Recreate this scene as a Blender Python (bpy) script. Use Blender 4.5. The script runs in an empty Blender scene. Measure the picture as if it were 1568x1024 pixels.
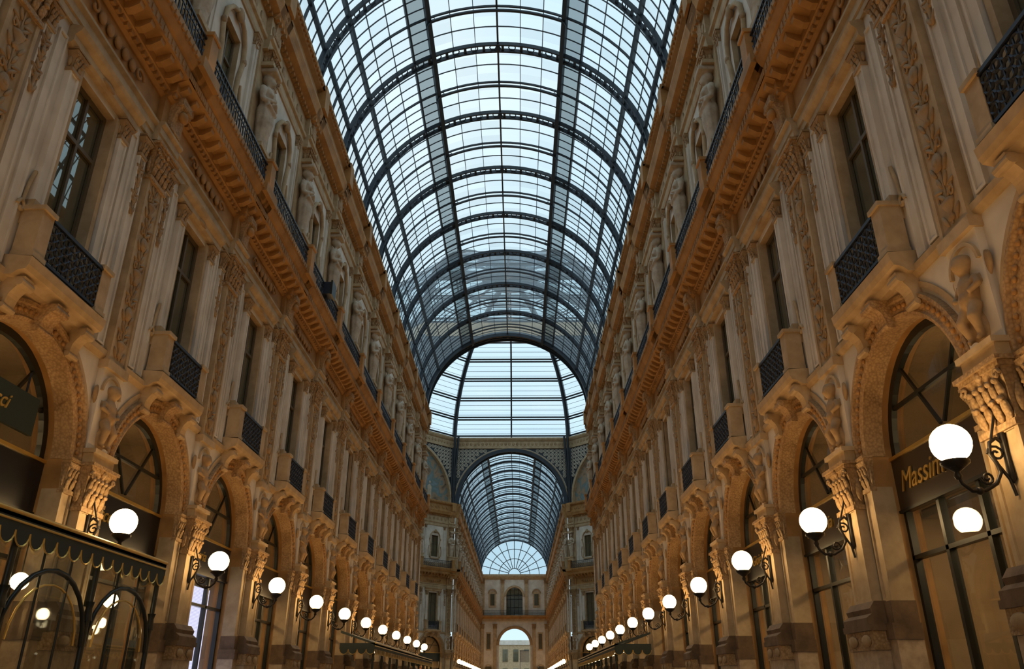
import bpy, math, random
from mathutils import Vector, Matrix
random.seed(7)
pi=math.pi
sc=bpy.context.scene
try:
    sc.view_settings.view_transform='Standard'
    sc.view_settings.look='None'
except Exception as e: print(e)

# ------------------------------------------------------------------ materials
MATS={}
def nt(name):
    m=bpy.data.materials.new(name); m.use_nodes=True
    n=m.node_tree; n.nodes.clear()
    out=n.nodes.new('ShaderNodeOutputMaterial')
    MATS[name]=m
    return m,n,out
def stone(name,c1,c2,rough=0.75,scale=1.5,bscale=18,bstr=0.25,carve=0.0,cscale=9,metal=0.0):
    m,n,out=nt(name); N=n.nodes.new; L=n.links.new
    b=N('ShaderNodeBsdfPrincipled'); b.inputs['Roughness'].default_value=rough; b.inputs['Metallic'].default_value=metal
    g=N('ShaderNodeNewGeometry')
    no=N('ShaderNodeTexNoise'); no.inputs['Scale'].default_value=scale; no.inputs['Detail'].default_value=3; no.inputs['Roughness'].default_value=0.65
    L(g.outputs['Position'],no.inputs['Vector'])
    r=N('ShaderNodeValToRGB'); r.color_ramp.elements[0].position=0.32; r.color_ramp.elements[1].position=0.62
    r.color_ramp.elements[0].color=(*c2,1); r.color_ramp.elements[1].color=(*c1,1)
    L(no.outputs[0],r.inputs[0])
    col=r.outputs[0]; nrm=None
    if carve>0:
        v=N('ShaderNodeTexVoronoi'); v.feature='F1'; v.inputs['Scale'].default_value=cscale
        L(g.outputs['Position'],v.inputs['Vector'])
        b2=N('ShaderNodeBump'); b2.invert=True; b2.inputs['Strength'].default_value=carve; b2.inputs['Distance'].default_value=0.02
        L(v.outputs['Distance'],b2.inputs['Height']); nrm=b2.outputs[0]
        r2=N('ShaderNodeValToRGB'); r2.color_ramp.elements[0].position=0.25; r2.color_ramp.elements[1].position=0.8
        r2.color_ramp.elements[0].color=(1,1,1,1); r2.color_ramp.elements[1].color=(.45,.36,.28,1)
        L(v.outputs['Distance'],r2.inputs[0])
        mx=N('ShaderNodeMixRGB'); mx.blend_type='MULTIPLY'; mx.inputs[0].default_value=0.6
        L(col,mx.inputs[1]); L(r2.outputs[0],mx.inputs[2]); col=mx.outputs[0]
    elif bstr>0:
        n2=N('ShaderNodeTexNoise'); n2.inputs['Scale'].default_value=bscale; n2.inputs['Detail'].default_value=2
        L(g.outputs['Position'],n2.inputs['Vector'])
        bp=N('ShaderNodeBump'); bp.inputs['Strength'].default_value=bstr; bp.inputs['Distance'].default_value=0.02
        L(n2.outputs[0],bp.inputs['Height']); nrm=bp.outputs[0]
    L(col,b.inputs['Base Color'])
    if nrm: L(nrm,b.inputs['Normal'])
    L(b.outputs[0],out.inputs[0]); return m
def simple(name,c,rough=0.5,metal=0.0,rand=None):
    m,n,out=nt(name); N=n.nodes.new; L=n.links.new
    b=N('ShaderNodeBsdfPrincipled'); b.inputs['Roughness'].default_value=rough; b.inputs['Metallic'].default_value=metal
    b.inputs['Base Color'].default_value=(*c,1)
    if rand:
        o=N('ShaderNodeObjectInfo'); r=N('ShaderNodeValToRGB'); r.color_ramp.interpolation='CONSTANT'
        el=r.color_ramp.elements
        while len(el)<len(rand): el.new(0.5)
        for i,cc in enumerate(rand):
            el[i].position=i/len(rand); el[i].color=(*cc,1)
        L(o.outputs['Random'],r.inputs[0]); L(r.outputs[0],b.inputs['Base Color'])
    else:
        g=N('ShaderNodeNewGeometry'); no=N('ShaderNodeTexNoise'); no.inputs['Scale'].default_value=3; no.inputs['Detail'].default_value=1
        L(g.outputs['Position'],no.inputs['Vector'])
        mx=N('ShaderNodeMixRGB'); mx.inputs[1].default_value=(*[x*.75 for x in c],1); mx.inputs[2].default_value=(*[min(1,x*1.2) for x in c],1)
        L(no.outputs[0],mx.inputs[0]); L(mx.outputs[0],b.inputs['Base Color'])
    L(b.outputs[0],out.inputs[0]); return m
def emis(name,c,s):
    m,n,out=nt(name); e=n.nodes.new('ShaderNodeEmission'); e.inputs[0].default_value=(*c,1); e.inputs[1].default_value=s
    n.links.new(e.outputs[0],out.inputs[0]); return m
def fres(N,L,mul,add):
    lw=N('ShaderNodeLayerWeight'); lw.inputs[0].default_value=0.5
    p=N('ShaderNodeMath'); p.operation='POWER'; p.inputs[1].default_value=3.0; L(lw.outputs['Facing'],p.inputs[0])
    q=N('ShaderNodeMath'); q.operation='MULTIPLY_ADD'; q.inputs[1].default_value=mul; q.inputs[2].default_value=add; L(p.outputs[0],q.inputs[0])
    return q.outputs[0]
def glass(name,tint,diff=0.1,gmax=0.6,pv=False,rough=0.08,dcol=(.6,.7,.75)):
    m,n,out=nt(name); N=n.nodes.new; L=n.links.new
    t=N('ShaderNodeBsdfTransparent'); t.inputs[0].default_value=(*tint,1)
    gl=N('ShaderNodeBsdfGlossy'); gl.inputs['Roughness'].default_value=rough; gl.inputs[0].default_value=(.8,.9,1,1)
    m1=N('ShaderNodeMixShader'); L(fres(N,L,gmax,.05),m1.inputs[0]); L(t.outputs[0],m1.inputs[1]); L(gl.outputs[0],m1.inputs[2])
    tr=N('ShaderNodeBsdfTranslucent'); tr.inputs[0].default_value=(*dcol,1)
    m2=N('ShaderNodeMixShader'); m2.inputs[0].default_value=diff; L(m1.outputs[0],m2.inputs[1]); L(tr.outputs[0],m2.inputs[2])
    if pv:
        a=N('ShaderNodeAttribute'); a.attribute_name='pv'
        r=N('ShaderNodeValToRGB'); r.color_ramp.elements[0].color=(*[x*.82 for x in tint],1); r.color_ramp.elements[1].color=(*tint,1)
        L(a.outputs['Fac'],r.inputs[0]); L(r.outputs[0],t.inputs[0])
    L(m2.outputs[0],out.inputs[0]); return m
def windowglass(name):
    m,n,out=nt(name); N=n.nodes.new; L=n.links.new
    d=N('ShaderNodeBsdfDiffuse'); gl=N('ShaderNodeBsdfGlossy'); gl.inputs['Roughness'].default_value=.01; gl.inputs[0].default_value=(.9,.95,.9,1)
    g=N('ShaderNodeNewGeometry'); no=N('ShaderNodeTexNoise'); no.inputs['Scale'].default_value=.8; no.inputs['Detail'].default_value=1
    L(g.outputs['Position'],no.inputs['Vector'])
    mx=N('ShaderNodeMixRGB'); mx.inputs[1].default_value=(.06,.055,.035,1); mx.inputs[2].default_value=(.12,.11,.07,1); L(no.outputs[0],mx.inputs[0]); L(mx.outputs[0],d.inputs[0])
    s=N('ShaderNodeMixShader'); L(fres(N,L,.6,.12),s.inputs[0]); L(d.outputs[0],s.inputs[1]); L(gl.outputs[0],s.inputs[2]); L(s.outputs[0],out.inputs[0])

stone('plaster',(.66,.61,.53),(.50,.45,.38),.85,.8,10,.08)
stone('stone',(.46,.34,.20),(.33,.23,.12),.75,2.0,25,.15)
stone('ochre',(.40,.21,.065),(.26,.13,.035),.7,1.3,30,.2)
stone('carved',(.46,.30,.145),(.31,.19,.08),.7,2,30,.3,carve=.6,cscale=21)
stone('relief',(.36,.24,.12),(.24,.15,.07),.7,3,30,.15)
stone('statue',(.48,.40,.30),(.34,.27,.19),.7,3,30,.1)
stone('darkstone',(.15,.09,.045),(.08,.045,.02),.75,3,30,.1)
stone('granite',(.46,.34,.22),(.32,.23,.14),.55,6,60,.1)
simple('iron',(.018,.024,.04),.45,.4)
simple('vaultiron',(.018,.028,.04),.5,.2)
simple('domeiron',(.02,.026,.034),.5,.2)
simple('frame',(.018,.02,.016),.35,.3)
simple('winframe',(.10,.075,.04),.6)
simple('fascia',(.02,.02,.02),.3,0,[(.012,.012,.014),(.02,.03,.025),(.03,.016,.012),(.015,.015,.02),(.05,.03,.015)])
simple('interior',(.34,.24,.13),.8)
simple('goods',(.5,.2,.1),.6)
simple('gold',(.75,.48,.12),.35,.8)
simple('awning',(.025,.035,.03),.7)
simple('bulbmetal',(.03,.025,.02),.4,.6)
windowglass('windowdark')
glass('shopglass',(.85,.85,.8),.02,.7,False,.02)
glass('skyglass',(.92,.985,1.0),.14,.5,True,.15,(.7,.8,.85))
glass('walkglass',(.32,.37,.38),.15,.5,True,.2,(.35,.4,.42))
emis('globe',(1,.66,.30),24)
emis('shoplight',(1,.68,.34),24)
emis('bulb',(1,.75,.4),14)
simple('creamiron',(.5,.46,.38),.6)
def fresco():
    m,n,out=nt('fresco'); N=n.nodes.new; L=n.links.new
    b=N('ShaderNodeBsdfPrincipled'); b.inputs['Roughness'].default_value=.8
    tc=N('ShaderNodeTexCoord'); no=N('ShaderNodeTexNoise'); no.inputs['Scale'].default_value=.6; no.inputs['Detail'].default_value=5; no.inputs['Distortion'].default_value=1.5
    L(tc.outputs['Object'],no.inputs['Vector'])
    r=N('ShaderNodeValToRGB'); e=r.color_ramp.elements
    e[0].position=.3; e[0].color=(.10,.07,.05,1); e[1].position=.7; e[1].color=(.18,.24,.27,1)
    x=e.new(.45); x.color=(.30,.20,.12,1); x=e.new(.55); x.color=(.12,.17,.16,1)
    L(no.outputs[0],r.inputs[0]); L(r.outputs[0],b.inputs['Base Color']); L(b.outputs[0],out.inputs[0])
fresco()
def floormat():
    m,n,out=nt('floormat'); N=n.nodes.new; L=n.links.new
    b=N('ShaderNodeBsdfPrincipled'); b.inputs['Roughness'].default_value=.3
    g=N('ShaderNodeNewGeometry'); c=N('ShaderNodeTexChecker'); c.inputs['Scale'].default_value=.8
    c.inputs['Color1'].default_value=(.42,.34,.26,1); c.inputs['Color2'].default_value=(.28,.2,.16,1)
    L(g.outputs['Position'],c.inputs['Vector']); L(c.outputs[0],b.inputs['Base Color']); L(b.outputs[0],out.inputs[0])
floormat()
def screenmat():
    m,n,out=nt('screenmat'); N=n.nodes.new; L=n.links.new
    g=N('ShaderNodeNewGeometry'); w=N('ShaderNodeTexWave'); w.bands_direction='Z'; w.inputs['Scale'].default_value=9
    L(g.outputs['Position'],w.inputs['Vector'])
    r=N('ShaderNodeValToRGB'); r.color_ramp.elements[0].color=(.45,.46,.85,1); r.color_ramp.elements[1].color=(.85,.85,1,1); L(w.outputs[0],r.inputs[0])
    e=N('ShaderNodeEmission'); e.inputs[1].default_value=1.7; L(r.outputs[0],e.inputs[0]); L(e.outputs[0],out.inputs[0])
screenmat()

# ------------------------------------------------------------------ mesh builder
class MB:
    def __init__(s): s.v=[]; s.f=[]; s.m=[]; s.sm=[]; s.names=[]
    def add(s,vs,fs,mat,smooth=False):
        o=len(s.v); s.v.extend([tuple(p) for p in vs])
        if mat not in s.names: s.names.append(mat)
        mi=s.names.index(mat)
        for f in fs: s.f.append(tuple(o+i for i in f)); s.m.append(mi); s.sm.append(smooth)
    def box(s,x0,x1,y0,y1,z0,z1,mat):
        v=[(x,y,z) for x in(x0,x1) for y in(y0,y1) for z in(z0,z1)]
        s.add(v,[(0,1,3,2),(4,6,7,5),(0,4,5,1),(2,3,7,6),(0,2,6,4),(1,5,7,3)],mat)
    def extr(s,prof,y0,y1,mat,smooth=False):
        n=len(prof); v=[(x,y0,z) for x,z in prof]+[(x,y1,z) for x,z in prof]
        f=[(i,(i+1)%n,n+(i+1)%n,n+i) for i in range(n)]
        s.add(v,f,mat,smooth); s.add(v,[tuple(range(n)),tuple(range(2*n-1,n-1,-1))],mat)
    def sweep(s,prof,cy,cz,a0,a1,n,mat):
        k=len(prof); v=[]
        for i in range(n+1):
            a=a0+(a1-a0)*i/n
            for r,x in prof: v.append((x,cy+r*math.cos(a),cz+r*math.sin(a)))
        f=[]
        for i in range(n):
            for j in range(k):
                f.append((i*k+j,i*k+(j+1)%k,(i+1)*k+(j+1)%k,(i+1)*k+j))
        f.append(tuple(range(k))); f.append(tuple(n*k+j for j in range(k)))
        s.add(v,f,mat)
    def tube(s,pts,r,mat,n=6,radii=None,closed=False,rot=0):
        pts=[Vector(p) for p in pts]; v=[]; m=len(pts)
        up=Vector((0,0,1))
        for i,p in enumerate(pts):
            if closed: d=pts[(i+1)%m]-pts[i-1]
            else: d=pts[min(i+1,m-1)]-pts[max(i-1,0)]
            if d.length<1e-9: d=Vector((0,0,1))
            d.normalize()
            if abs(d.z)>.999: a=Vector((1,0,0))
            else: a=d.cross(up).normalized()
            b=a.cross(d).normalized()
            if i>0 and a.dot(pa)<0 : a=-a; b=-b
            pa=a
            rr=radii[i] if radii else r
            for j in range(n):
                t=2*pi*j/n+rot
                v.append(p+a*rr*math.cos(t)+b*rr*math.sin(t))
        f=[]
        for i in range(m if closed else m-1):
            i2=(i+1)%m
            for j in range(n): f.append((i*n+j,i*n+(j+1)%n,i2*n+(j+1)%n,i2*n+j))
        s.add(v,f,mat,n>4)
        if not closed: s.add(v,[tuple(range(n)),tuple((m-1)*n+j for j in range(n))],mat)
    def ell(s,c,r,mat,nu=8,nv=6,M=None):
        v=[];f=[]
        for i in range(nv+1):
            ph=-pi/2+pi*i/nv
            for j in range(nu):
                th=2*pi*j/nu
                p=Vector((r[0]*math.cos(ph)*math.cos(th),r[1]*math.cos(ph)*math.sin(th),r[2]*math.sin(ph)))
                if M: p=M@p
                v.append((p[0]+c[0],p[1]+c[1],p[2]+c[2]))
        for i in range(nv):
            for j in range(nu): f.append((i*nu+j,i*nu+(j+1)%nu,(i+1)*nu+(j+1)%nu,(i+1)*nu+j))
        s.add(v,f,mat,True)
    def lathe(s,prof,c,mat,n=10,sx=1,sy=1,smooth=True,ph=0):
        v=[];f=[];k=len(prof)
        for r,z in prof:
            for j in range(n):
                t=2*pi*j/n+ph; v.append((c[0]+r*sx*math.cos(t),c[1]+r*sy*math.sin(t),c[2]+z))
        for i in range(k-1):
            for j in range(n): f.append((i*n+j,i*n+(j+1)%n,(i+1)*n+(j+1)%n,(i+1)*n+j))
        s.add(v,f,mat,smooth); s.add(v,[tuple(range(n)),tuple((k-1)*n+j for j in range(n))],mat)
    def rect(s,x,y0,y1,z0,z1,mat): s.add([(x,y0,z0),(x,y1,z0),(x,y1,z1),(x,y0,z1)],[(0,1,2,3)],mat)
    def archwall(s,y0,y1,z0,z1,cy,sp,r,x,th,mat,rmat=None,n=20):
        rmat=rmat or mat
        if cy-r>y0: s.rect(x,y0,cy-r,z0,z1,mat)
        if cy+r<y1: s.rect(x,cy+r,y1,z0,z1,mat)
        P=[(cy-r*math.cos(pi*i/n),sp+r*math.sin(pi*i/n)) for i in range(n+1)]
        for i in range(n):
            (a,b),(c,d)=P[i],P[i+1]
            s.add([(x,a,b),(x,c,d),(x,c,z1),(x,a,z1)],[(0,1,2,3)],mat)
            s.add([(x,a,b),(x,c,d),(x-th,c,d),(x-th,a,b)],[(0,1,2,3)],rmat)
        if sp>z0:
            for yy in(cy-r,cy+r): s.add([(x,yy,z0),(x,yy,sp),(x-th,yy,sp),(x-th,yy,z0)],[(0,1,2,3)],rmat)
    def holewall(s,y0,y1,z0,z1,a,b,c,d,x,th,mat,rmat=None):
        rmat=rmat or mat
        s.rect(x,y0,a,z0,z1,mat); s.rect(x,b,y1,z0,z1,mat); s.rect(x,a,b,z0,c,mat); s.rect(x,a,b,d,z1,mat)
        for yy in(a,b): s.add([(x,yy,c),(x,yy,d),(x-th,yy,d),(x-th,yy,c)],[(0,1,2,3)],rmat)
        for zz in(c,d): s.add([(x,a,zz),(x,b,zz),(x-th,b,zz),(x-th,a,zz)],[(0,1,2,3)],rmat)
    def addmesh(s,data,mat,off=(0,0,0),scl=1):
        vs,fs=data; s.add([(v[0]*scl+off[0],v[1]*scl+off[1],v[2]*scl+off[2]) for v in vs],fs,mat,True)
    def mesh(s,name):
        me=bpy.data.meshes.new(name); me.from_pydata(s.v,[],s.f)
        for nme in s.names: me.materials.append(MATS[nme])
        me.polygons.foreach_set('material_index',s.m); me.polygons.foreach_set('use_smooth',s.sm)
        me.update()
        import bmesh
        bm=bmesh.new(); bm.from_mesh(me); bmesh.ops.recalc_face_normals(bm,faces=bm.faces); bm.to_mesh(me); bm.free()
        return me
col=sc.collection
def obj(name,me,parent=None,M=None):
    o=bpy.data.objects.new(name,me); col.objects.link(o)
    if parent: o.parent=parent
    if M is not None: o.matrix_local=M
    return o
def empty(name,M=None,parent=None):
    o=bpy.data.objects.new(name,None); col.objects.link(o); o.empty_display_size=.3
    if parent: o.parent=parent
    if M is not None: o.matrix_local=M
    return o
def T(x,y,z=0,r=0): return Matrix.Translation((x,y,z))@Matrix.Rotation(r,4,'Z')

# ---------- figures (remeshed to a single continuous surface)
def remesh(mb,vox):
    me=mb.mesh('tmp'); o=bpy.data.objects.new('tmp',me); col.objects.link(o)
    md=o.modifiers.new('r','REMESH'); md.mode='VOXEL'; md.voxel_size=vox; md.use_smooth_shade=True
    sm=o.modifiers.new('s','SMOOTH'); sm.iterations=1; sm.factor=.4
    dg=bpy.context.evaluated_depsgraph_get(); dg.update()
    e=o.evaluated_get(dg); m2=e.to_mesh()
    vs=[tuple(v.co) for v in m2.vertices]; fs=[tuple(p.vertices) for p in m2.polygons]
    e.to_mesh_clear(); bpy.data.objects.remove(o)
    return vs,fs
def herm():
    m=MB(); k='statue'
    m.lathe([(.24,0),(.26,.25),(.30,.8),(.36,1.25),(.34,1.5)],(0,0,0),k,8,.75,1,ph=pi/8)
    m.lathe([(.34,1.3),(.30,1.55),(.27,1.7),(.33,1.95),(.38,2.12),(.30,2.25),(.12,2.32),(.10,2.45)],(0,0,0),k,14,.68,1)
    for i in range(7):
        a=-1.2+2.4*i/6
        m.tube([(.2*math.cos(a)+.05,.33*math.sin(a),1.5),(.22*math.cos(a)+.03,.3*math.sin(a),1.0),(.17*math.cos(a),.22*math.sin(a),.45)],.05,k,6)
    m.tube([(.22,-.36,1.5),(.3,0,1.38),(.2,.36,1.55)],.07,k,6)
    for sg in(-1,1):
        m.tube([(0,sg*.38,2.12),(.03,sg*.47,1.85),(.05,sg*.46,1.6)],.1,k,8,[.12,.11,.08])
        m.tube([(.05,sg*.46,1.6),(.22,sg*.28,1.68),(.3,sg*.05,1.8)],.08,k,8,[.08,.075,.05])
        m.ell((.19,sg*.15,1.98),(.1,.12,.1),k)
    m.ell((.04,0,2.62),(.17,.15,.22),k,12,10)
    m.ell((-.03,0,2.7),(.2,.2,.2),k,12,8)
    m.ell((.2,0,2.58),(.05,.03,.06),k); m.ell((.16,0,2.48),(.06,.06,.04),k)
    m.box(-.25,.3,-.3,.3,2.84,3.0,k)
    return remesh(m,.04)
def putto():
    m=MB(); k='statue'
    m.ell((.1,0,.75),(.17,.2,.3),k,12,10); m.ell((.13,0,.6),(.17,.18,.18),k,12,8)
    m.ell((.15,.02,1.2),(.15,.14,.17),k,12,10); m.ell((.12,.02,1.26),(.17,.16,.14),k,12,8); m.ell((.3,.02,1.17),(.03,.03,.03),k)
    m.tube([(.1,0,.95),(.12,0,1.1)],.08,k,8)
    for sg in(-1,1):
        m.tube([(.1,sg*.2,.92),(.14,sg*.34,.75),(.26,sg*.2,.65)],.07,k,8,[.08,.065,.045])
        m.tube([(.12,sg*.1,.5),(.25,sg*.17,.25),(.16,sg*.13,-.05),(.24,sg*.13,-.1)],.1,k,8,[.12,.1,.06,.05])
        m.ell((-.02,sg*.35,1.0),(.06,.2,.3),k,8,8,Matrix.Rotation(sg*-.5,3,'X'))
    m.ell((.05,0,.1),(.1,.2,.3),k)
    return remesh(m,.03)
HERM=herm(); PUTTO=putto()

# ---------- ornament helpers
def pil(m,yc,w,x0,x1,z0,z1,mat,sunk=True):
    d=.03 if sunk else 0
    m.box(x0,x1-d,yc-w/2,yc+w/2,z0,z1,mat)
    if sunk:
        b=min(.08,w*.16)
        m.box(x1-d,x1,yc-w/2,yc-w/2+b,z0,z1,mat); m.box(x1-d,x1,yc+w/2-b,yc+w/2,z0,z1,mat)
        m.box(x1-d,x1,yc-w/2+b,yc+w/2-b,z1-b,z1,mat); m.box(x1-d,x1,yc-w/2+b,yc+w/2-b,z0,z0+b,mat)
def relief(m,yc,x,z0,z1,w,mat,step=.72,dx=.6):
    n=max(1,int((z1-z0)/step)); h=(z1-z0)/n
    m.tube([(x,yc,z0),(x,yc,z1)],.02,mat,5)
    for i in range(n):
        z=z0+h*i
        if i%2==0:
            m.lathe([(.05,0),(.12,.04),(.05,.12),(.17,.26),(.19,.32),(.1,.36)],(x,yc,z+.04),mat,8,.6*dx,w/.7)
        else:
            m.ell((x+.01,yc,z+.2),(.07*dx,.16*w/.7,.16),mat,8,6); m.ell((x+.06*dx,yc,z+.2),(.04*dx,.07,.07),mat,6,5)
        for sg in(-1,1):
            for dz,dy,a,l in((.42,.12,.8,.15),(.52,.2,1.2,.11),(.1,.2,.5,.13),(.62,.1,.4,.12)):
                m.ell((x,yc+sg*dy*w/.7,z+dz*h/.72),(.035,.04,l),mat,6,5,Matrix.Rotation(-sg*a,3,'X'))
            p=[]
            for q in range(7):
                t=q/6*1.6*pi; rr=.1*(1-q/9)
                p.append((x+.01,yc+sg*(.17*w/.7+rr*math.sin(t)*.7),z+h*.55+rr*math.cos(t)))
            m.tube(p,.018,mat,4)
def capital(m,yc,w,x1,z0,z1,mat):
    h=z1-z0
    P=[(0.0,0),(.0,.05),(-.02,.1),(.02,.6),(.08,.85)]
    for (d0,a),(d1,b) in zip(P,P[1:]):
        y0=w/2+d0;y1=w/2+d1
        v=[(-.02,yc-y0,z0+h*a),(x1+d0,yc-y0,z0+h*a),(x1+d0,yc+y0,z0+h*a),(-.02,yc+y0,z0+h*a),
           (-.02,yc-y1,z0+h*b),(x1+d1,yc-y1,z0+h*b),(x1+d1,yc+y1,z0+h*b),(-.02,yc+y1,z0+h*b)]
        m.add(v,[(0,1,5,4),(1,2,6,5),(2,3,7,6)],mat)
    k_=1 if w>.5 else .55
    m.box(-.02,x1+.04*k_,yc-w/2-.04*k_,yc+w/2+.04*k_,z0-.02,z0+.04*h+.03,mat)
    m.box(-.02,x1+.11*k_,yc-w/2-.10*k_,yc+w/2+.10*k_,z0+h*.85,z0+h*.93,mat)
    m.box(-.02,x1+.15*k_,yc-w/2-.14*k_,yc+w/2+.14*k_,z0+h*.93,z1,mat)
    nl=4 if w>.5 else 2
    for row,(zz,pr) in enumerate(((.25,.02),(.52,.045))):
        for i in range(nl+row%2):
            k=nl+row%2
            y=yc-w/2+w*(i+.5)/k
            m.ell((x1+pr*k_,y,z0+h*zz),(.035*k_,w/k*.45,h*.17),mat,8,6,Matrix.Rotation(.25,3,'Y'))
            m.ell((x1+(pr+.05)*k_,y,z0+h*(zz+.15)),(.045*k_,w/k*.36,h*.05),mat,6,5)
    for sg in(-1,1):
        y=yc+sg*(w/2)
        m.ell((x1*.5,y+sg*.02,z0+h*.4),(x1*.3,.04,h*.25),mat,6,5)
        p=[(x1+.1*k_, y+sg*.01+(.07*(1-q/10))*math.cos(q*.9)*sg*k_, z0+h*.74+.07*k_*(1-q/10)*math.sin(q*.9)) for q in range(9)]
        m.tube(p,.025*k_,mat,5)
    m.ell((x1+.1*k_,yc,z0+h*.85),(.05*k_,.06*k_,.07*k_),mat,6,5)
def console(m,yc,w,x,zt,h,pr,mat):
    P=[(x-.02,zt),(x+pr,zt)]
    for k in range(1,11):
        t=k/10; P.append((x+pr*((1-t)**1.2*.8+.2)+.06*pr*math.sin(t*9),zt-h*t))
    P.append((x-.02,zt-h)); m.extr(P,yc-w/2,yc+w/2,mat)
    for (cx,cz,r) in((x+pr*.82,zt-.18*h,.17*min(h,pr*1.3)),(x+pr*.28,zt-h*.92,.11*min(h,pr*1.3))):
        v=[(cx+r*math.cos(2*pi*i/10),cz+r*math.sin(2*pi*i/10)) for i in range(10)]
        m.extr(v,yc-w/2-.03,yc+w/2+.03,mat)
def cornice(m,y0,y1,pts,mat,back=-.02):
    P=[(back,pts[0][1])]+pts+[(back,pts[-1][1])]
    m.extr(P,y0,y1,mat)
def railing(m,x,y0,y1,z0,h,mat='iron',step=.15):
    m.box(x-.03,x+.03,y0,y1,z0+h-.05,z0+h,mat); m.box(x-.02,x+.02,y0,y1,z0+.06,z0+.1,mat); m.box(x-.015,x+.015,y0,y1,z0+h-.24,z0+h-.21,mat)
    n=int((y1-y0)/step)
    for i in range(n+1):
        y=y0+(y1-y0)*i/n; m.box(x-.012,x+.012,y-.012,y+.012,z0,z0+h,mat)
    n=int((y1-y0)/.3)
    for i in range(n):
        y=y0+(y1-y0)*(i+.5)/n
        m.tube([(x,y+.1*math.cos(a*pi/4),z0+.42*h+.16*math.sin(a*pi/4)) for a in range(8)],.018,mat,4,closed=True)

# ================================================================== BAY
SPR=5.35; AR=1.78
def bay_mesh():
    m=MB()
    m.archwall(-2.5,2.5,0,7.6,0,SPR,AR,0,.7,'plaster','ochre',24)
    m.sweep([(AR-.02,-.3),(AR-.02,.04),(AR+.05,.07),(AR+.09,.04),(AR+.26,.05),(AR+.28,.10),(AR+.34,.10),(AR+.36,0),(AR+.36,-.05)],0,SPR,0,pi,32,'carved')
    for i in range(41):
        a=pi*i/40; m.ell((.06,(AR+.17)*math.cos(a),SPR+(AR+.17)*math.sin(a)),(.035,.045,.045),'ochre',6,4)
    m.sweep([(AR+.42,-.02),(AR+.42,.03),(AR+.52,.03),(AR+.52,-.02)],0,SPR,.12,pi-.12,32,'stone')
    for sg in(-1,1):
        y=sg*(AR+.13)
        pil(m,y,.34,-.3,.08,2.9,4.8,'stone')
        capital(m,y,.32,.08,4.75,SPR,'carved')
        m.box(-.3,.14,y-.22,y+.22,0,2.3,'granite'); m.box(-.3,.18,y-.25,y+.25,2.3,2.55,'darkstone'); m.box(-.3,.12,y-.2,y+.2,2.55,2.9,'darkstone')
    console(m,0,.34,.05,7.5,.5,.34,'carved')
    cornice(m,-2.5,2.5,[(.03,7.42),(.09,7.5),(.10,7.6),(0.02,7.64)],'stone')
    B=[(0,7.5),(.2,7.5),(.28,7.57),(.4,7.6),(.44,7.68),(.46,7.82),(0,7.86)]
    m.extr(B,-1.22,1.22,'stone')
    for sg in(-1,1):
        console(m,sg*.98,.26,.02,7.52,.55,.34,'stone')
        m.box(.05,.4,sg*1.0-.16,sg*1.0+.16,7.86,8.72,'stone'); m.box(.03,.44,sg*1.0-.19,sg*1.0+.19,8.72,8.80,'stone')
        m.box(.05,.43,sg*1.0-.18,sg*1.0+.18,7.86,7.94,'stone')
    m.box(.35,.41,-.84,.84,8.68,8.74,'iron'); m.box(.35,.39,-.84,.84,7.92,7.97,'iron')
    for i in range(13):
        y=-.84+1.68*i/12; m.box(.365,.385,y-.012,y+.012,7.95,8.7,'iron')
    for i in range(8):
        y=-.74+1.48*i/7
        for zz in(8.1,8.26,8.42,8.58): m.tube([(.375,y+.09*math.cos(a*pi/4),zz+.07*math.sin(a*pi/4)) for a in range(8)],.022,'iron',4,closed=True)
    # piano nobile window
    m.holewall(-2.5,2.5,7.6,13.0,-.66,.66,8.3,12.05,0,.3,'plaster','stone')
    m.box(-.3,-.22,-.7,.7,8.2,12.1,'windowdark')
    for y0,y1 in((-.66,-.57),(.57,.66),(-.035,.035)): m.box(-.21,-.16,y0,y1,8.3,12.05,'winframe')
    for z in(8.3,10.9,11.96): m.box(-.21,-.16,-.66,.66,z,z+.08,'winframe')
    for sg in(-1,1):
        m.box(-.02,.06,sg*.66 if sg>0 else -.78,.78 if sg>0 else -.66,8.3,12.1,'stone')
        pil(m,sg*.96,.28,-.02,.12,8.95,11.75,'plaster')
        capital(m,sg*.96,.27,.12,11.75,12.2,'relief')
        m.box(-.02,.18,sg*.96-.17,sg*.96+.17,8.5,8.95,'stone')
        P=[]
        for q in range(12):
            t=q/11*1.9*pi; r=.13*(1-q/16); P.append((.05,sg*(1.24+r*math.cos(t)*.7),8.75+r*math.sin(t)))
        m.tube(P,.035,'stone',6)
        m.tube([(.05,sg*1.24,8.85),(.05,sg*1.2,9.2),(.05,sg*1.13,9.5)],.035,'stone',6)
    cornice(m,-1.3,1.3,[(.1,12.2),(.15,12.26),(.15,12.38),(.24,12.48),(.27,12.56),(.1,12.62)],'stone')
    m.ell((.1,0,12.32),(.1,.3,.08),'relief')
    entab(m,-2.5,2.5,0)
    for i in range(-2,3):
        m.ell((.1,i*.32,13.45),(.05,.13,.15),'ochre',8,6)
    for sg in(-1,1):
        P=[(.11,sg*(.95+.2*(1-q/14)*math.cos(q*.55)),13.45+.2*(1-q/14)*math.sin(q*.55)) for q in range(13)]
        m.tube(P,.035,'ochre',5)
    railing(m,.66,-2.5,2.5,15.0,.85)
    # attic wall
    m.holewall(-2.5,2.5,15.0,20.4,-.55,.55,16.3,18.9,0,.3,'plaster','stone')
    m.box(-.3,-.22,-.6,.6,16.2,19,'windowdark')
    for z in(16.3,17.9,18.82): m.box(-.21,-.16,-.55,.55,z,z+.07,'winframe')
    for y in(-.52,0,.52): m.box(-.21,-.16,y-.035,y+.035,16.3,18.9,'winframe')
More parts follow.
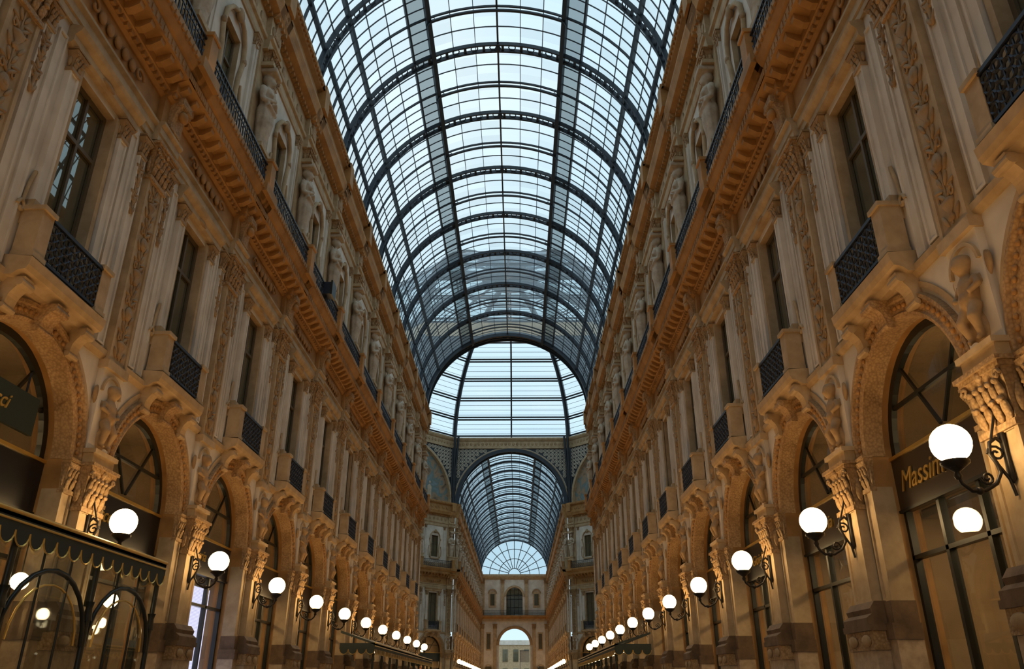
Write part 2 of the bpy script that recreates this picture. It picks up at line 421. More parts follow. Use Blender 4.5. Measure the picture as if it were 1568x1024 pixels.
    for sg in(-1,1):
        pts=[(.05,sg*.62,16.1),(.06,sg*.74,16.5),(.06,sg*.64,17.0),(.06,sg*.68,17.7),(.06,sg*.82,18.3),(.07,sg*.74,18.9),(.09,sg*.48,19.25),(.1,0,19.5)]
        m.tube(pts,.075,'stone',8)
        m.tube([(.05,sg*1.0,16.4),(.05,sg*1.05,17.0),(.05,sg*.92,17.6)],.045,'stone',6)
        m.ell((.08,sg*.84,18.4),(.08,.11,.15),'relief'); m.ell((.08,sg*.78,16.3),(.07,.12,.13),'relief')
        pil(m,sg*1.5,.24,-.02,.08,15.6,19.7,'plaster')
        capital(m,sg*1.5,.24,.08,19.7,20.1,'relief')
    m.ell((.12,0,19.4),(.11,.2,.24),'relief'); m.box(-.02,.14,-.7,.7,16.05,16.2,'stone')
    m.box(-.02,.15,-2.5,2.5,15.0,15.6,'stone')
    entab2(m,-2.5,2.5,0)
    # ------- shopfront
    x=-.5
    m.box(x-.05,x+.12,-AR,AR,4.35,5.3,'fascia'); m.box(x+.1,x+.15,-AR,AR,5.25,5.31,'gold'); m.box(x+.1,x+.15,-AR,AR,4.33,4.38,'frame')
    n=20; v=[(x,0,SPR)]+[(x,AR*math.cos(pi*i/n),SPR+AR*math.sin(pi*i/n)) for i in range(n+1)]
    m.add(v,[(0,i+1,i+2) for i in range(n)],'shopglass')
    m.sweep([(AR-.14,x-.02),(AR-.14,x+.08),(AR,x+.08),(AR,x-.02)],0,SPR,0,pi,24,'frame')
    for a in(55,125):
        a=math.radians(a); m.tube([(x+.03,.1*math.cos(a),SPR+.1*math.sin(a)),(x+.03,(AR-.1)*math.cos(a),SPR+(AR-.1)*math.sin(a))],.035,'frame',4,rot=pi/4)
    m.box(x,x+.06,-AR+.3,AR-.3,SPR+.75,SPR+.81,'frame')
    m.rect(x,-AR,AR,.4,4.35,'shopglass'); m.box(x-.05,x+.1,-AR,AR,0,.4,'darkstone')
    for y in(-AR+.04,-.6,.6,AR-.04): m.box(x-.04,x+.08,y-.045,y+.045,0,4.35,'frame')
    m.box(x-.04,x+.08,-AR,AR,3.55,3.62,'frame')
    X=-3.2
    m.rect(X,-2.4,2.4,0,7.2,'interior')
    for yy in(-2.4,2.4): m.add([(X,yy,0),(x-.2,yy,0),(x-.2,yy,7.2),(X,yy,7.2)],[(0,1,2,3)],'interior')
    m.add([(X,-2.4,7.2),(0,-2.4,7.2),(0,2.4,7.2),(X,2.4,7.2)],[(0,1,2,3)],'interior')
    m.box(X,-1.0,-2.3,2.3,4.35,4.5,'interior')
    m.box(-2.0,-1.6,-.8,.8,4.28,4.34,'shoplight')
    m.lathe([(.1,0),(.2,-.05),(.18,-.18),(.02,-.25)],(-1.6,.0,5.6),'shoplight',6); m.tube([(-1.6,0,5.6),(-1.6,0,7.2)],.015,'frame',4)
    rr=random.Random(3)
    for z in(1.2,2.0,2.8,3.4):
        m.box(X,X+.5,-2.0,2.0,z,z+.04,'frame')
        for i in range(12):
            y=-1.8+i*.32; h=rr.uniform(.15,.45)
            if rr.random()<.5: m.lathe([(.1,0),(.12,h*.5),(.05,h*.8),(.06,h)],(X+.28,y,z+.04),'goods',8)
            else: m.box(X+.1,X+.4,y-.11,y+.11,z+.04,z+.04+h,'goods' if rr.random()<.5 else 'gold')
    return m.mesh('facade_bay')
def entab(m,y0,y1,d):
    e=d
    cornice(m,y0,y1,[(.06+e,12.62),(.06+e,12.78),(.09+e,12.8),(.09+e,12.98),(.16+e,13.04),(.16+e,13.1),(.05+e,13.12)],'stone')
    cornice(m,y0,y1,[(.05+e,13.1),(.05+e,13.8)],'ochre')
    cornice(m,y0,y1,[(.08+e,13.8),(.15+e,13.86),(.15+e,13.95),(.25+e,14.0),(.25+e,14.2),(.62,14.3),(.62,14.55),(.68,14.6),(.76,14.75),(.8,14.9),(.8,15.0)],'ochre')
    n=int(round((y1-y0)/.2)); 
    for i in range(n):
        y=y0+(y1-y0)*(i+.5)/n
        m.box(.1,.22+e,y-.055,y+.055,13.87,13.99,'ochre')
        m.box(.78,.82,y-.06,y+.06,14.80,14.93,'ochre')
        m.box(.615,.64,y-.04,y+.04,14.34,14.5,'ochre')
    n=max(1,int(round((y1-y0)/.5)))
    if y1-y0>2:
        for i in range(n):
            y=y0+(y1-y0)*(i+.5)/n
            m.extr([(.24,14.2),(.24,14.04),(.36,14.04),(.55,14.16),(.57,14.32)],y-.09,y+.09,'ochre')
def entab2(m,y0,y1,e):
    cornice(m,y0,y1,[(.05+e,20.1),(.08+e,20.2),(.08+e,20.45),(.16+e,20.5),(.18+e,20.6),(.06+e,20.65)],'stone')
    cornice(m,y0,y1,[(.06+e,20.6),(.06+e,21.4)],'stone')
    cornice(m,y0,y1,[(.12+e,21.4),(.18+e,21.5),(.45,21.62),(.5,21.8),(.56,21.95),(.56,22.05),(.3,22.1)],'ochre')
    cornice(m,y0,y1,[(.34,22.1),(.34,22.8),(.5,22.9),(.6,23.1),(.6,23.2)],'ochre')
    n=int(round((y1-y0)/.25))
    for i in range(n):
        y=y0+(y1-y0)*(i+.5)/n; m.box(.1,.25+e,y-.06,y+.06,21.38,21.5,'ochre'); m.box(.56,.62,y-.07,y+.07,22.95,23.1,'ochre')
    n=max(1,int(round((y1-y0)/.6)))
    for i in range(n):
        y=y0+(y1-y0)*(i+.5)/n
        m.ell((.07+e,y,21.0),(.04,.16,.2),'relief',8,6)
        m.ell((.35,y,22.45),(.04,.2,.2),'ochre',8,6)

def pier_mesh():
    m=MB(); PX=.25
    m.box(-.02,PX+.12,-.5,.5,0,2.15,'granite'); m.box(-.02,PX+.2,-.58,.58,0,.35,'darkstone')
    m.box(-.02,PX+.16,-.54,.54,2.15,2.45,'carved'); m.box(-.02,PX+.2,-.58,.58,2.45,2.55,'darkstone')
    cornice(m,-.52,.52,[(PX+.2,2.55),(PX+.2,2.65),(PX+.1,2.72),(PX+.12,2.8),(PX+.03,2.92)],'darkstone')
    for sg in(-1,1): m.ell((PX+.17,sg*.28,2.3),(.03,.2,.1),'relief',8,6)
    pil(m,0,.74,-.02,PX,2.9,4.55,'stone')
    capital(m,0,.74,PX,4.5,5.35,'carved')
    m.box(-.02,PX+.04,-.4,.4,5.35,5.55,'stone'); m.box(-.02,PX+.09,-.44,.44,5.55,5.63,'stone')
    m.box(-.02,.12,-.38,.38,5.6,7.25,'plaster')
    m.sweep([(.32,.12),(.32,.17),(.37,.17),(.37,.12)],0,6.8,0,pi,12,'stone')
    m.addmesh(PUTTO,'relief',(.08,0,5.82),.85)
    m.box(-.02,.2,-.42,.42,7.25,7.42,'stone')
    pil(m,0,.74,-.02,.15,7.4,11.75,'stone')
    relief(m,0,.13,7.55,11.65,.58,'relief')
    capital(m,0,.72,.15,11.7,12.6,'carved')
    for sg in(-1,1):
        pil(m,sg*.66,.26,-.02,.08,7.66,12.0,'plaster')
        capital(m,sg*.66,.24,.08,12.0,12.5,'relief')
        relief(m,sg*.66,.07,10.6,11.9,.2,'relief',.65,.5)
        pil(m,sg*1.08,.26,-.02,.05,7.66,12.3,'plaster')
    entab(m,-.5,.5,.14)
    console(m,0,.46,.18,14.0,.9,.3,'carved')
    m.ell((.42,0,13.6),(.1,.14,.14),'ochre')
    m.box(.0,.88,-.5,.5,14.72,15.02,'ochre')
    # attic
    m.box(.52,.82,-.2,.2,15.0,15.95,'ochre'); m.box(.48,.86,-.24,.24,15.92,16.02,'ochre')
    m.box(-.02,.45,-.42,.42,15.0,16.35,'stone'); m.box(-.02,.5,-.47,.47,16.35,16.5,'stone')
    m.box(-.02,.06,-.6,.6,15.6,20.1,'stone')
    m.addmesh(HERM,'statue',(.26,0,16.5),1.0)
    m.box(-.02,.45,-.4,.4,19.5,19.65,'stone'); capital(m,0,.55,.26,19.6,20.15,'carved')
    entab2(m,-.5,.5,.18)
    console(m,0,.4,.18,22.05,1.3,.32,'carved')
    m.box(0,.66,-.3,.3,22.1,23.2,'ochre')
    return m.mesh('facade_pier')
BAY=bay_mesh(); PIER=pier_mesh()
print('bay',len(BAY.polygons),'pier',len(PIER.polygons))

# ---------- wall lamp
def lamp_meshes():
    g=MB(); g.ell((.65,0,4.35),(.24,.24,.24),'globe',20,12)
    m=MB()
    m.lathe([(.1,0),(.17,.05),(.17,.09)],(.65,0,4.04),'bulbmetal',14); m.lathe([(.03,-.14),(.05,-.1),(.03,-.05),(.1,0)],(.65,0,4.04),'bulbmetal',10)
    P=[(0,0,4.35),(.08,0,4.42),(.17,0,4.36),(.2,0,4.22),(.14,0,4.1),(.12,0,3.98),(.2,0,3.85),(.36,0,3.76),(.52,0,3.76),(.62,0,3.85),(.65,0,3.95)]
    m.tube(P,.025,'bulbmetal',8)
    for c,r0,tw in(((.12,4.22),.11,1),((.3,3.92),.09,-1)):
        m.tube([(c[0]+r0*(1-q/18)*math.cos(tw*q*.6),0,c[1]+r0*(1-q/18)*math.sin(tw*q*.6)) for q in range(16)],.016,'bulbmetal',6)
    m.tube([(0,0,5.0),(-.01,0,4.85),(.06,0,4.62),(.14,0,4.4)],.016,'bulbmetal',6)
    m.tube([(.14,0,4.1),(.03,0,3.9),(0,0,3.7)],.02,'bulbmetal',6)
    m.lathe([(.02,-.35),(.07,-.3),(.05,0),(.07,.3),(.02,.38)],(.0,0,4.2),'bulbmetal',8,.5,1)
    m.ell((.43,0,3.76),(.05,.05,.05),'bulbmetal')
    return g.mesh('globe'),m.mesh('bracket')
LG,LB=lamp_meshes()
def lamp(Mw):
    e=empty('wall_lamp',Mw); obj('globe',LG,e); obj('bracket',LB,e)

# ================================================================== VAULT
R=7.2; SP=23.2; RS=7.2
ANG=[-90+63.6*i/8 for i in range(8)]+[-26.4+52.8*i/6 for i in range(7)]+[26.4+63.6*i/8 for i in range(1,9)]
def vault_mesh(y0,y1,truss_only=False):
    m=MB(); k='vaultiron'
    def arcbar(r0,r1,ya,yb,a0,a1,n,mat=k):
        v=[]
        for i in range(n+1):
            a=a0+(a1-a0)*i/n; s_,c_=math.sin(a),math.cos(a)
            for r,y in((r0,ya),(r1,ya),(r1,yb),(r0,yb)): v.append((r*s_,y,SP+r*c_))
        f=[(i*4+j,i*4+(j+1)%4,(i+1)*4+(j+1)%4,(i+1)*4+j) for i in range(n) for j in range(4)]
        m.add(v,f,mat)
    def longbar(a,w,r0,r1,ya,yb,mat=k):
        da=w/2/R; v=[]
        for y in(ya,yb):
            for aa,r in((a-da,r0),(a+da,r0),(a+da,r1),(a-da,r1)): v.append((r*math.sin(aa),y,SP+r*math.cos(aa)))
        m.add(v,[(0,1,5,4),(1,2,6,5),(2,3,7,6),(3,0,4,7)],mat)
    h=pi/2; A=math.radians(26.4)
    for yy in(-.22,.22): arcbar(R-.22,R-.02,yy-.045,yy+.045,-h,h,48)
    n=48
    for i in range(n):
        a=-h+pi*(i+.5)/n; rr=R-.12
        c=Vector((rr*math.sin(a),0,SP+rr*math.cos(a))); t=Vector((math.cos(a),0,-math.sin(a)))
        if i%2==0:
            m.tube([c+t*.17*math.cos(q*pi/4)+Vector((0,.17*math.sin(q*pi/4),0)) for q in range(8)],.03,k,4,closed=True)
        else:
            longbar(a,.13,R-.16,R-.08,-.22,.22)
    if truss_only: return m.mesh('truss_arch')
    for i in range(1,8):
        y=y0+(y1-y0)*i/8
        if i==4: arcbar(R-.1,R,y-.035,y+.035,-h,h,40)
        else:
            for (a0,a1) in((-h,-A),(A,h)): arcbar(R-.05,R,y-.016,y+.016,a0,a1,16)
            if i%2==0: arcbar(R-.05,R,y-.018,y+.018,-A,A,12)
    ym=(y0+y1)/2
    arcbar(R-.36,R-.27,ym-.06,ym+.06,-A,A,20)
    for sg in(-1,1):
        for rad in(.75,.5):
            pts=[]
            for q in range(7):
                t=q/6*pi/2
                z=SP+math.sqrt(R*R-3.2**2)-.15-rad*.75+rad*math.cos(pi/2-t)*.9
                pts.append((sg*(3.2-rad*(1-math.cos(t))),ym,z))
            m.tube(pts,.03,k,5)
        m.tube([(sg*(2.95+.12*math.cos(q*pi/4)),ym,SP+6.35+.12*math.sin(q*pi/4)) for q in range(8)],.02,k,4,closed=True)
    for sg in(-1,1):
        longbar(sg*A,.22,R-.3,R,y0,y1)
        longbar(sg*math.radians(ANG[8+6+1]),.10,R-.14,R,y0,y1)
        longbar(sg*math.radians(ANG[8+6+4]),.15,R-.2,R,y0,y1)
        longbar(sg*math.radians(ANG[8+6+6]),.12,R-.18,R,y0,y1)
    longbar(0,.09,R-.14,R,y0,y1)
    for a in ANG: longbar(math.radians(a),.03,R-.05,R,y0,y1)
    for sg in(-1,1): longbar(sg*h,.4,R-.25,R+.1,y0,y1)
    m.ell((0,0,SP+R-.2),(.16,.22,.08),k,6,4)
    return m.mesh('vault_bay')
VB=vault_mesh(0,5)
VT=vault_mesh(0,5,True)
def vglass(nb,name):
    vs=[];fs=[];mi=[];pv=[];nn=len(ANG)-1;rows=nb*8;rr=random.Random(11)
    for j in range(rows+1):
        for i in range(nn+1):
            a=math.radians(ANG[i]); vs.append(((R+.01)*math.sin(a),j*5/8,SP+(R+.01)*math.cos(a)))
    for j in range(rows):
        for i in range(nn):
            o=j*(nn+1)+i; fs.append((o,o+1,o+nn+2,o+nn+1))
            deg=abs(ANG[i]+ANG[i+1])/2
            mi.append(1 if 26.4<deg<34.4 else 0); pv.append(rr.random())
    me=bpy.data.meshes.new(name); me.from_pydata(vs,[],fs); me.materials.append(MATS['skyglass']); me.materials.append(MATS['walkglass'])
    me.polygons.foreach_set('material_index',mi)
    at=me.attributes.new('pv','FLOAT','FACE'); at.data.foreach_set('value',pv)
    return me
def endarch_mesh():
    m=MB()
    def prof(r0,r1,ya,yb,mat,n=48):
        v=[]
        for i in range(n+1):
            a=-pi/2+pi*i/n
            for r,y in((r0,ya),(r1,ya),(r1,yb),(r0,yb)): v.append((r*math.sin(a),y,SP+r*math.cos(a)))
        m.add(v,[(i*4+j,i*4+(j+1)%4,(i+1)*4+(j+1)%4,(i+1)*4+j) for i in range(n) for j in range(4)],mat)
    prof(R-.3,R+.15,-.55,-.4,'vaultiron'); prof(R-.3,R+.15,.5,.7,'vaultiron'); prof(R-.1,R+.1,-.45,.55,'carved')
    for i in range(30):
        a=-pi/2+pi*(i+.5)/30; r=R-.12
        v=[]
        for y in(-.4,.5):
            for aa in(a-.012,a+.012):
                v.append((r*math.sin(aa),y,SP+r*math.cos(aa)))
        m.add(v,[(0,1,3,2)],'vaultiron')
    return m.mesh('end_arch')
EA=endarch_mesh()

def arm(label,names,M,nb,lamps=True):
    wl=empty(names[0],M); wr=empty(names[1],M)
    for i in range(nb):
        y=2.5+5*i
        obj('bay_%d'%i,BAY,wl,T(-RS,y)); obj('bay_%d'%i,BAY,wr,T(RS,y,0,pi))
    for i in range(nb+1):
        y=5*i
        obj('pier_%d'%i,PIER,wl,T(-RS,y)); obj('pier_%d'%i,PIER,wr,T(RS,y,0,pi))
        if lamps and i<nb:
            lamp(M@T(-RS+.25,y)); lamp(M@T(RS-.25,y,0,pi))
    v=empty('ceiling_vault_'+label,M)
    for i in range(nb): obj('vault_bay_%d'%i,VB,v,T(0,5*i))
    obj('truss_arch',VT,v,T(0,5*nb))
    obj('end_arch',EA,v,T(0,-.15))
    obj('glazing',vglass(nb,'vg_'+label),v)
arm('near',('wall_right','wall_left'),T(0,64.5,0,pi),16)
arm('far',('wall_far_left','wall_far_right'),T(0,102.5),14)
arm('east',('wall_east_left','wall_east_right'),T(19,83.5,0,-pi/2),3,False)
arm('west',('wall_west_left','wall_west_right'),T(-19,83.5,0,pi/2),3,False)

# ================================================================== OCTAGON
C=Vector((0,83.5,0)); AP=18.5; HW=AP*math.tan(pi/8)
def spandrel(filled):
    m=MB()
    m.archwall(-HW,HW,SP,30.7,0,SP,R,0,.3,'domeiron','stone',32)
    m.sweep([(R,-.1),(R,.15),(R+.25,.15),(R+.25,-.1)],0,SP,0,pi,36,'stone')
    m.sweep([(R+.3,.02),(R+.3,.08),(R+.36,.08),(R+.36,.02)],0,SP,0,pi,36,'creamiron')
    for iy in range(-15,16):
        for iz in range(0,16):
            y=iy*.5; z=SP+.3+iz*.48
            if abs(y)>HW-.25 or z>30.4: continue
            d=math.hypot(y,z-SP)
            if d<R+.58: continue
            m.tube([(.05,y+.2*math.cos(q*pi/5),z+.2*math.sin(q*pi/5)) for q in range(10)],.055,'creamiron',4,closed=True)
            m.ell((.05,y,z),(.04,.1,.1),'creamiron',6,4)
    m.box(-.1,.2,-HW,HW,30.55,30.75,'stone')
    cornice(m,-HW-.1,HW+.1,[(.1,30.7),(.15,30.8),(.15,31.5),(.3,31.6),(.45,31.8),(.45,32.0)],'stone')
    for i in range(30):
        y=-HW+2*HW*(i+.5)/30; m.ell((.17,y,31.15),(.05,.16,.22),'relief',8,6)
    for sg in(-1,1):
        m.box(-.1,.35,sg*HW-.25,sg*HW+.25,SP,30.7,'domeiron')
        m.tube([(.3,sg*HW,24.0),(.45,sg*(HW-.1),27),(.9,sg*(HW-.2),29.5),(1.1,sg*(HW-.2),32)],.16,'domeiron',6)
    if filled:
        n=28; v=[(-.28,0,SP)]+[(-.28,R*math.cos(pi*i/n),SP+R*math.sin(pi*i/n)) for i in range(n+1)]
        m.add(v,[(0,i+1,i+2) for i in range(n)],'fresco')
        rr=random.Random(5)
        for i in range(9):
            y=-4+i*1.0; h=rr.uniform(1.5,2.4)
            m.lathe([(.4,0),(.34,h*.5),(.38,h*.72),(.1,h*.84)],(-.26,y,SP+.1),'relief' if i%2 else 'statue',8,.15,1); m.ell((-.25,y,SP+.1+h*.95),(.06,.16,.2),'statue')
    return m.mesh('octagon_spandrel')
SPF=spandrel(True); SPO=spandrel(False)
wo=empty('wall_octagon')
for k in range(8):
    a=k*pi/4; p=C+AP*Vector((math.cos(a),math.sin(a),0)); M=T(p.x,p.y,0,a+pi)
    e=empty('side_%d'%k,M,wo)
    obj('spandrel',SPF if k%2 else SPO,e)
    if k%2:
        for j in(-1,0,1): obj('bay_%d'%(j+1),BAY,e,T(0,5*j))
        for j in range(4): obj('pier_%d'%j,PIER,e,T(0.02,-7.5+5*j)); 
        for j in range(4):
            if 0<j<3: lamp(M@T(.25,-7.5+5*j))
def dome():
    m=MB(); k='domeiron'; ZB=32.0; H=14.5
    def P(i,ph,f=0.0,dr=0):
        def V(j):
            a=j*pi/8; r=(18.5 if j%2==0 else 18.5/math.cos(pi/8)); 
            return Vector((math.cos(a)*r,math.sin(a)*r,0))
        b=V(i)*(1-f)+V(i+1)*f
        q=b*(math.cos(ph)*(1+dr)); q.z=ZB+H*math.sin(ph)*(1+dr); return q
    phs=[math.radians(x) for x in range(0,85,5)]
    for i in range(16):
        m.tube([P(i,p) for p in phs],.34 if i%2 else .15,k,4,rot=pi/4)
        if i%2:
            m.tube([P(i,p,0,-.035) for p in phs],.12,k,4)
    for d in range(0,90,10):
        p=math.radians(d)
        for off in(0,.022):
            m.tube([P(i,p+off) for i in range(16)],.12,k,4,closed=True)
    for d in [x*2.5 for x in range(0,32)]:
        if d%10: m.tube([P(i,math.radians(d)) for i in range(16)],.025,k,4,closed=True)
    g=[];f=[];pv=[];rr=random.Random(2)
    for d in range(0,82,2):
        for i in range(16): g.append(P(i,math.radians(d),0,.003))
    nr=41
    for j in range(nr-1):
        for i in range(16): f.append((j*16+i,j*16+(i+1)%16,(j+1)*16+(i+1)%16,(j+1)*16+i)); pv.append(.6+.4*rr.random())
    me=bpy.data.meshes.new('dome_glass'); me.from_pydata(g,[],f); me.materials.append(MATS['skyglass'])
    at=me.attributes.new('pv','FLOAT','FACE'); at.data.foreach_set('value',pv)
    m.lathe([(3.4,0),(3.4,.5),(2.8,.6),(2.8,2.2),(3.2,2.4),(0.2,3.6)],(0,0,ZB+H-.4),k,16,smooth=False)
    return m.mesh('dome_ironwork'),me
DI,DG=dome()
de=empty('ceiling_dome',T(C.x,C.y)); obj('ironwork',DI,de); obj('glazing',DG,de)

# ================================================================== END FACADES
def endfacade():
    m=MB()
    W=7.3
    m.archwall(-W,W,0,14.0,0,9.3,3.2,0,1.2,'plaster','stone',28)
    m.sweep([(3.15,-.3),(3.15,.1),(3.6,.2),(3.75,.1),(3.75,-.1)],0,9.3,0,pi,32,'carved')
    m.box(-.1,.3,-W,W,14.0,14.4,'stone'); cornice(m,-W,W,[(.3,14.4),(.5,14.6),(.9,14.7),(.95,15.0)],'ochre')
    railing(m,.8,-W,W,15.0,1.0)
    m.archwall(-W,W,15,22.4,0,18.9,1.7,0,.5,'plaster','stone',24)
    m.box(-.5,-.45,-1.8,1.8,15,20.8,'windowdark')
    for y in(-.85,0,.85): m.box(-.44,-.36,y-.05,y+.05,15,20.6,'frame')
    for z in(16.6,18.2,19.0): m.box(-.44,-.36,-1.7,1.7,z,z+.1,'frame')
    m.sweep([(1.7,-.1),(1.7,.15),(2.1,.2),(2.1,-.05)],0,18.9,0,pi,24,'stone')
    cornice(m,-W,W,[(.1,22.2),(.3,22.4),(.6,22.8),(.65,23.2)],'stone')
    for sg in(-1,1):
        for y in(2.5,6.6): 
            pil(m,sg*y,.7,-.02,.25,15.2,21.4,'stone'); capital(m,sg*y,.7,.25,21.3,22.2,'carved')
            pil(m,sg*(y+ (1.5 if y<3 else 0)),.7,-.02,.25,2.9,12.4,'stone'); capital(m,sg*(y+(1.5 if y<3 else 0)),.7,.25,12.4,13.4,'carved')
        m.box(-.02,.08,sg*4.6-.75,sg*4.6+.75,16.6,19.8,'stone'); m.box(.08,.1,sg*4.6-.45,sg*4.6+.45,17,19.3,'windowdark')
        m.sweep([(.7,.0),(.7,.2),(.95,.2),(.95,0)],sg*4.6,19.4,0,pi,12,'relief')
        m.box(-.02,.08,sg*5.3-.55,sg*5.3+.55,8.3,11.8,'stone'); m.box(.08,.1,sg*5.3-.35,sg*5.3+.35,8.6,11.5,'windowdark')
        m.sweep([(.7,.0),(.7,.15),(.9,.15),(.9,0)],sg*5.3,4.8,0,pi,12,'stone'); m.box(.08,.1,sg*5.3-.65,sg*5.3+.65,1,5.3,'windowdark')
    for r in(1.2,3.2,5.2): m.sweep([(r,-.1),(r,0),(r+.13,0),(r+.13,-.1)],0,SP,0,pi,28,'domeiron')
    for i in range(1,12):
        a=pi*i/12; m.tube([(-.05,1.2*math.cos(a),SP+1.2*math.sin(a)),(-.05,R*math.cos(a),SP+R*math.sin(a))],.07,'domeiron',4)
    n=28; v=[(-.08,0,SP)]+[(-.08,R*math.cos(pi*i/n),SP+R*math.sin(pi*i/n)) for i in range(n+1)]
    m.add(v,[(0,i+1,i+2) for i in range(n)],'skyglass')
    return m.mesh('wall_end')
EF=endfacade()
obj('wall_far_end',EF,None,T(0,172.6,0,-pi/2))
obj('wall_rear_end',EF,None,T(0,-15.6,0,pi/2))
obj('wall_east_end',EF,None,T(34.1,83.5,0,pi)); obj('wall_west_end',EF,None,T(-34.1,83.5,0,0))

fm=MB(); fm.add([(-60,-60,0),(60,-60,0),(60,320,0),(-60,320,0)],[(0,1,2,3)],'floormat'); obj('floor',fm.mesh('floor'))
bm_=MB()
bm_.box(-30,30,240,250,0,13,'stone'); bm_.box(-30,30,239.6,240,12.4,13.6,'plaster')
for i in range(-9,10):
    for z in(3,8): bm_.box(i*3-.7,i*3+.7,239.8,240.05,z,z+3.2,'windowdark')
obj('piazza_building',bm_.mesh('piazza_building'))
bn=MB(); bn.box(1.2,3.0,176,176.05,6.2,8.4,'creamiron'); bn.tube([(1.1,176,8.4),(3.0,176,8.4)],.06,'iron'); bn.tube([(1.15,176,0),(1.15,176,8.5)],.05,'iron')
obj('street_banner',bn.mesh('street_banner'))

# ================================================================== CANOPIES
def canopy(name,side,y0,y1,xw,xo,zt,drop=.45,bulbs=True,veranda=False,rise=.5):
    m=MB(); s=side
    def X(v): return s*v
    v=[(X(xw),y0,zt+rise),(X(xo),y0,zt),(X(xo),y1,zt),(X(xw),y1,zt+rise),(X(xw),y0,zt+rise-.1),(X(xo),y0,zt-.08),(X(xo),y1,zt-.08),(X(xw),y1,zt+rise-.1)]
    m.add(v,[(0,1,2,3),(4,5,6,7),(0,1,5,4),(1,2,6,5),(2,3,7,6),(3,0,4,7)],'awning')
    m.tube([(X(xo),y0,zt),(X(xo),y1,zt)],.035,'gold',6); m.tube([(X(xo),y0,zt-.12),(X(xo),y1,zt-.12)],.02,'gold',6)
    def scal(p,q,n):
        p=Vector(p);q=Vector(q)
        for i in range(n):
            a=p.lerp(q,i/n);b=p.lerp(q,(i+1)/n); c=(a+b)/2; r=(b-a)/2
            base=Vector((0,0,-drop*.55))
            arc=[c+r*math.cos(pi*k/8)+base+Vector((0,0,-drop*.45*math.sin(pi*k/8))) for k in range(9)]
            m.add([a,b]+arc,[tuple(range(11))],'awning')
            m.tube(arc,.014,'gold',4)
    L=y1-y0
    scal((X(xo),y0,zt),(X(xo),y1,zt),int(L/.36))
    for yy in(y0,y1): scal((X(xo),yy,zt),(X(xw),yy,zt),max(2,int(abs(xw-xo)/.36)))
    n=max(2,int(L/2.2))
    for i in range(n+1):
        y=y0+.1+(L-.2)*i/n
        m.tube([(X(xo+.08),y,0),(X(xo+.08),y,zt)],.05,'frame',8); m.lathe([(.08,0),(.055,.2),(.08,.3)],(X(xo+.08),y,2.6),'frame',8)
        if i<n and veranda:
            yn=y0+.1+(L-.2)*(i+1)/n; c=(y+yn)/2; rr_=(yn-y)/2-.05
            m.tube([(X(xo+.08),c+rr_*math.cos(pi*k/12),2.2+rr_*.9*math.sin(pi*k/12)) for k in range(13)],.04,'frame',6)
            m.tube([(X(xo+.08),c+rr_*.8*math.cos(pi*k/12),2.2+rr_*.72*math.sin(pi*k/12)) for k in range(13)],.018,'gold',6)
            for t in(.33,.66): m.tube([(X(xo+.08),y+(yn-y)*t,.9),(X(xo+.08),y+(yn-y)*t,zt-.3)],.022,'frame',6)
            m.tube([(X(xo+.08),y,.9),(X(xo+.08),yn,.9)],.05,'frame',6)
            m.add([(X(xo+.1),y,.9),(X(xo+.1),yn,.9),(X(xo+.1),yn,zt-.1),(X(xo+.1),y,zt-.1)],[(0,1,2,3)],'shopglass')
            m.box(min(X(xo),X(xo+.15)),max(X(xo),X(xo+.15)),y,yn,0,.9,'awning')
    if bulbs:
        k=int(L/.8)
        for i in range(k):
            y=y0+L*(i+.5)/k; m.ell((X((xo*2+xw)/3),y,zt-.25),(.06,.06,.06),'bulb',6,4)
            m.tube([(X((xo*2+xw)/3),y,zt-.2),(X((xo*2+xw)/3),y,zt+.1)],.01,'frame',4)
    return obj(name,m.mesh(name))
canopy('shop_veranda',-1,6.5,16.4,6.72,6.2,3.88,.45,False,True,.1)
canopy('cafe_canopy',-1,36,60,6.72,5.2,3.3)
canopy('cafe_canopy',1,37,60,6.72,5.1,3.3)
vl=MB()
for y in(9.5,12.3,15.2):
    vl.ell((-6.6,y,3.05),(.13,.13,.13),'bulb',12,8); vl.tube([(-6.6,y,3.15),(-6.6,y,3.85)],.012,'frame',4)
obj('pendant_lamps',vl.mesh('pendant_lamps'))

def sign(txt,side,y,z,size,depth=.37,name='shop_sign'):
    cu=bpy.data.curves.new(name,'FONT'); cu.body=txt; cu.size=size; cu.extrude=.012; cu.shear=.35
    cu.materials.append(MATS['gold'])
    o=bpy.data.objects.new(name,cu); col.objects.link(o)
    if side>0: R3=Matrix(((0,0,-1),(-1,0,0),(0,1,0)))
    else: R3=Matrix(((0,0,1),(1,0,0),(0,1,0)))
    o.matrix_world=Matrix.Translation((side*(7.2+depth-.012),y,z))@R3.to_4x4()
sign('Massimo',1,13.55,4.66,.5)
sign('Pelletteria',1,18.4,4.68,.38)
sign('Gioielli',1,23,4.68,.38)
sign('Caffe',-1,11.0,4.65,.6)
sign('Biscotti',-1,15.6,4.68,.42)
sign('Libreria',-1,20.7,4.68,.38)
sb=MB(); sb.box(-7.45,-7.38,10.6,12.9,5.5,6.15,'fascia'); sb.tube([(-7.4,11,6.15),(-7.4,11,6.5)],.02,'iron'); sb.tube([(-7.4,12.5,6.15),(-7.4,12.5,6.5)],.02,'iron'); obj('hanging_sign_board',sb.mesh('hsb'))
sign('Pascucci',-1,10.85,5.72,.36,.17)
ds=MB(); ds.box(-7.95,-7.88,20.6,23.4,.8,4.1,'screenmat'); ds.box(-8.02,-7.96,20.5,23.5,.7,4.2,'frame'); ds.box(-8.0,-7.9,21.5,21.7,0,.75,'frame'); obj('display_screen',ds.mesh('ds'))
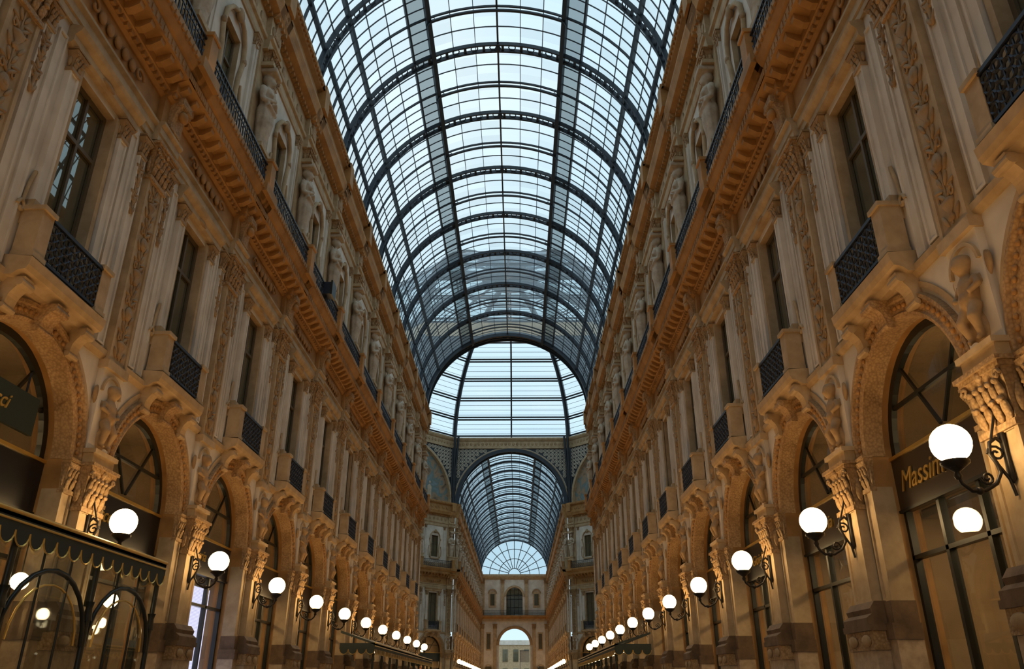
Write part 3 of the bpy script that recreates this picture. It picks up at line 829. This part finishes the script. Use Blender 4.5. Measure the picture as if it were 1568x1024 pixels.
fb=MB(); fb.box(-6.65,-6.2,26.8,27.3,15.35,15.85,'iron'); fb.tube([(-6.45,27,15),(-6.45,27,15.4)],.04,'iron'); fb.box(-6.25,-6.18,26.75,27.35,15.3,15.9,'frame'); obj('floodlight',fb.mesh('fb'))

# ================================================================== LIGHTS
def strip(name,x,y,z,L,P,colr,ry,w=.3):
    l=bpy.data.lights.new(name,'AREA'); l.shape='RECTANGLE'; l.size=w; l.size_y=L; l.energy=P; l.color=colr
    o=bpy.data.objects.new(name,l); col.objects.link(o); o.location=(x,y,z)
    o.rotation_euler=(0,ry,0)
    return o
for s in(-1,1):
    strip('cornice_uplight',s*5.6,24.5,4.9,80,480,(1,.50,.15),pi+s*-.12)
    strip('attic_uplight',s*6.3,24.5,15.05,80,60,(1,.6,.25),pi+s*-.1)
    strip('cornice_uplight',s*5.6,137,4.9,68,450,(1,.50,.15),pi+s*-.12)
    strip('attic_uplight',s*6.3,137,15.05,68,50,(1,.6,.25),pi+s*-.1)

w=bpy.data.worlds.new('sky'); sc.world=w; w.use_nodes=True; n=w.node_tree; n.nodes.clear()
N=n.nodes.new; L=n.links.new
o=N('ShaderNodeOutputWorld'); b=N('ShaderNodeBackground'); tc=N('ShaderNodeTexCoord'); no=N('ShaderNodeTexNoise')
no.inputs['Scale'].default_value=2.2; no.inputs['Detail'].default_value=3
r=N('ShaderNodeValToRGB'); r.color_ramp.elements[0].position=.35; r.color_ramp.elements[1].position=.65
r.color_ramp.elements[0].color=(.54,.77,.92,1); r.color_ramp.elements[1].color=(.84,.95,1,1)
L(tc.outputs['Generated'],no.inputs['Vector']); L(no.outputs[0],r.inputs[0]); L(r.outputs[0],b.inputs[0]); b.inputs[1].default_value=1.22
L(b.outputs[0],o.inputs[0])

cd=bpy.data.cameras.new('camera'); cd.sensor_width=36; cd.lens=36*1204/1568; cd.clip_end=1000
CROP=None
if CROP:
    cx,cy,k=CROP; cd.lens*=k; cd.shift_x=(cx-784)/1568*k; cd.shift_y=(512-cy)/1568*k
cam=bpy.data.objects.new('camera',cd); col.objects.link(cam)
th=math.atan(539/1204)
cam.location=(.94,0,1.6); cam.rotation_euler=(pi/2+th,0,.0084)
sc.camera=cam
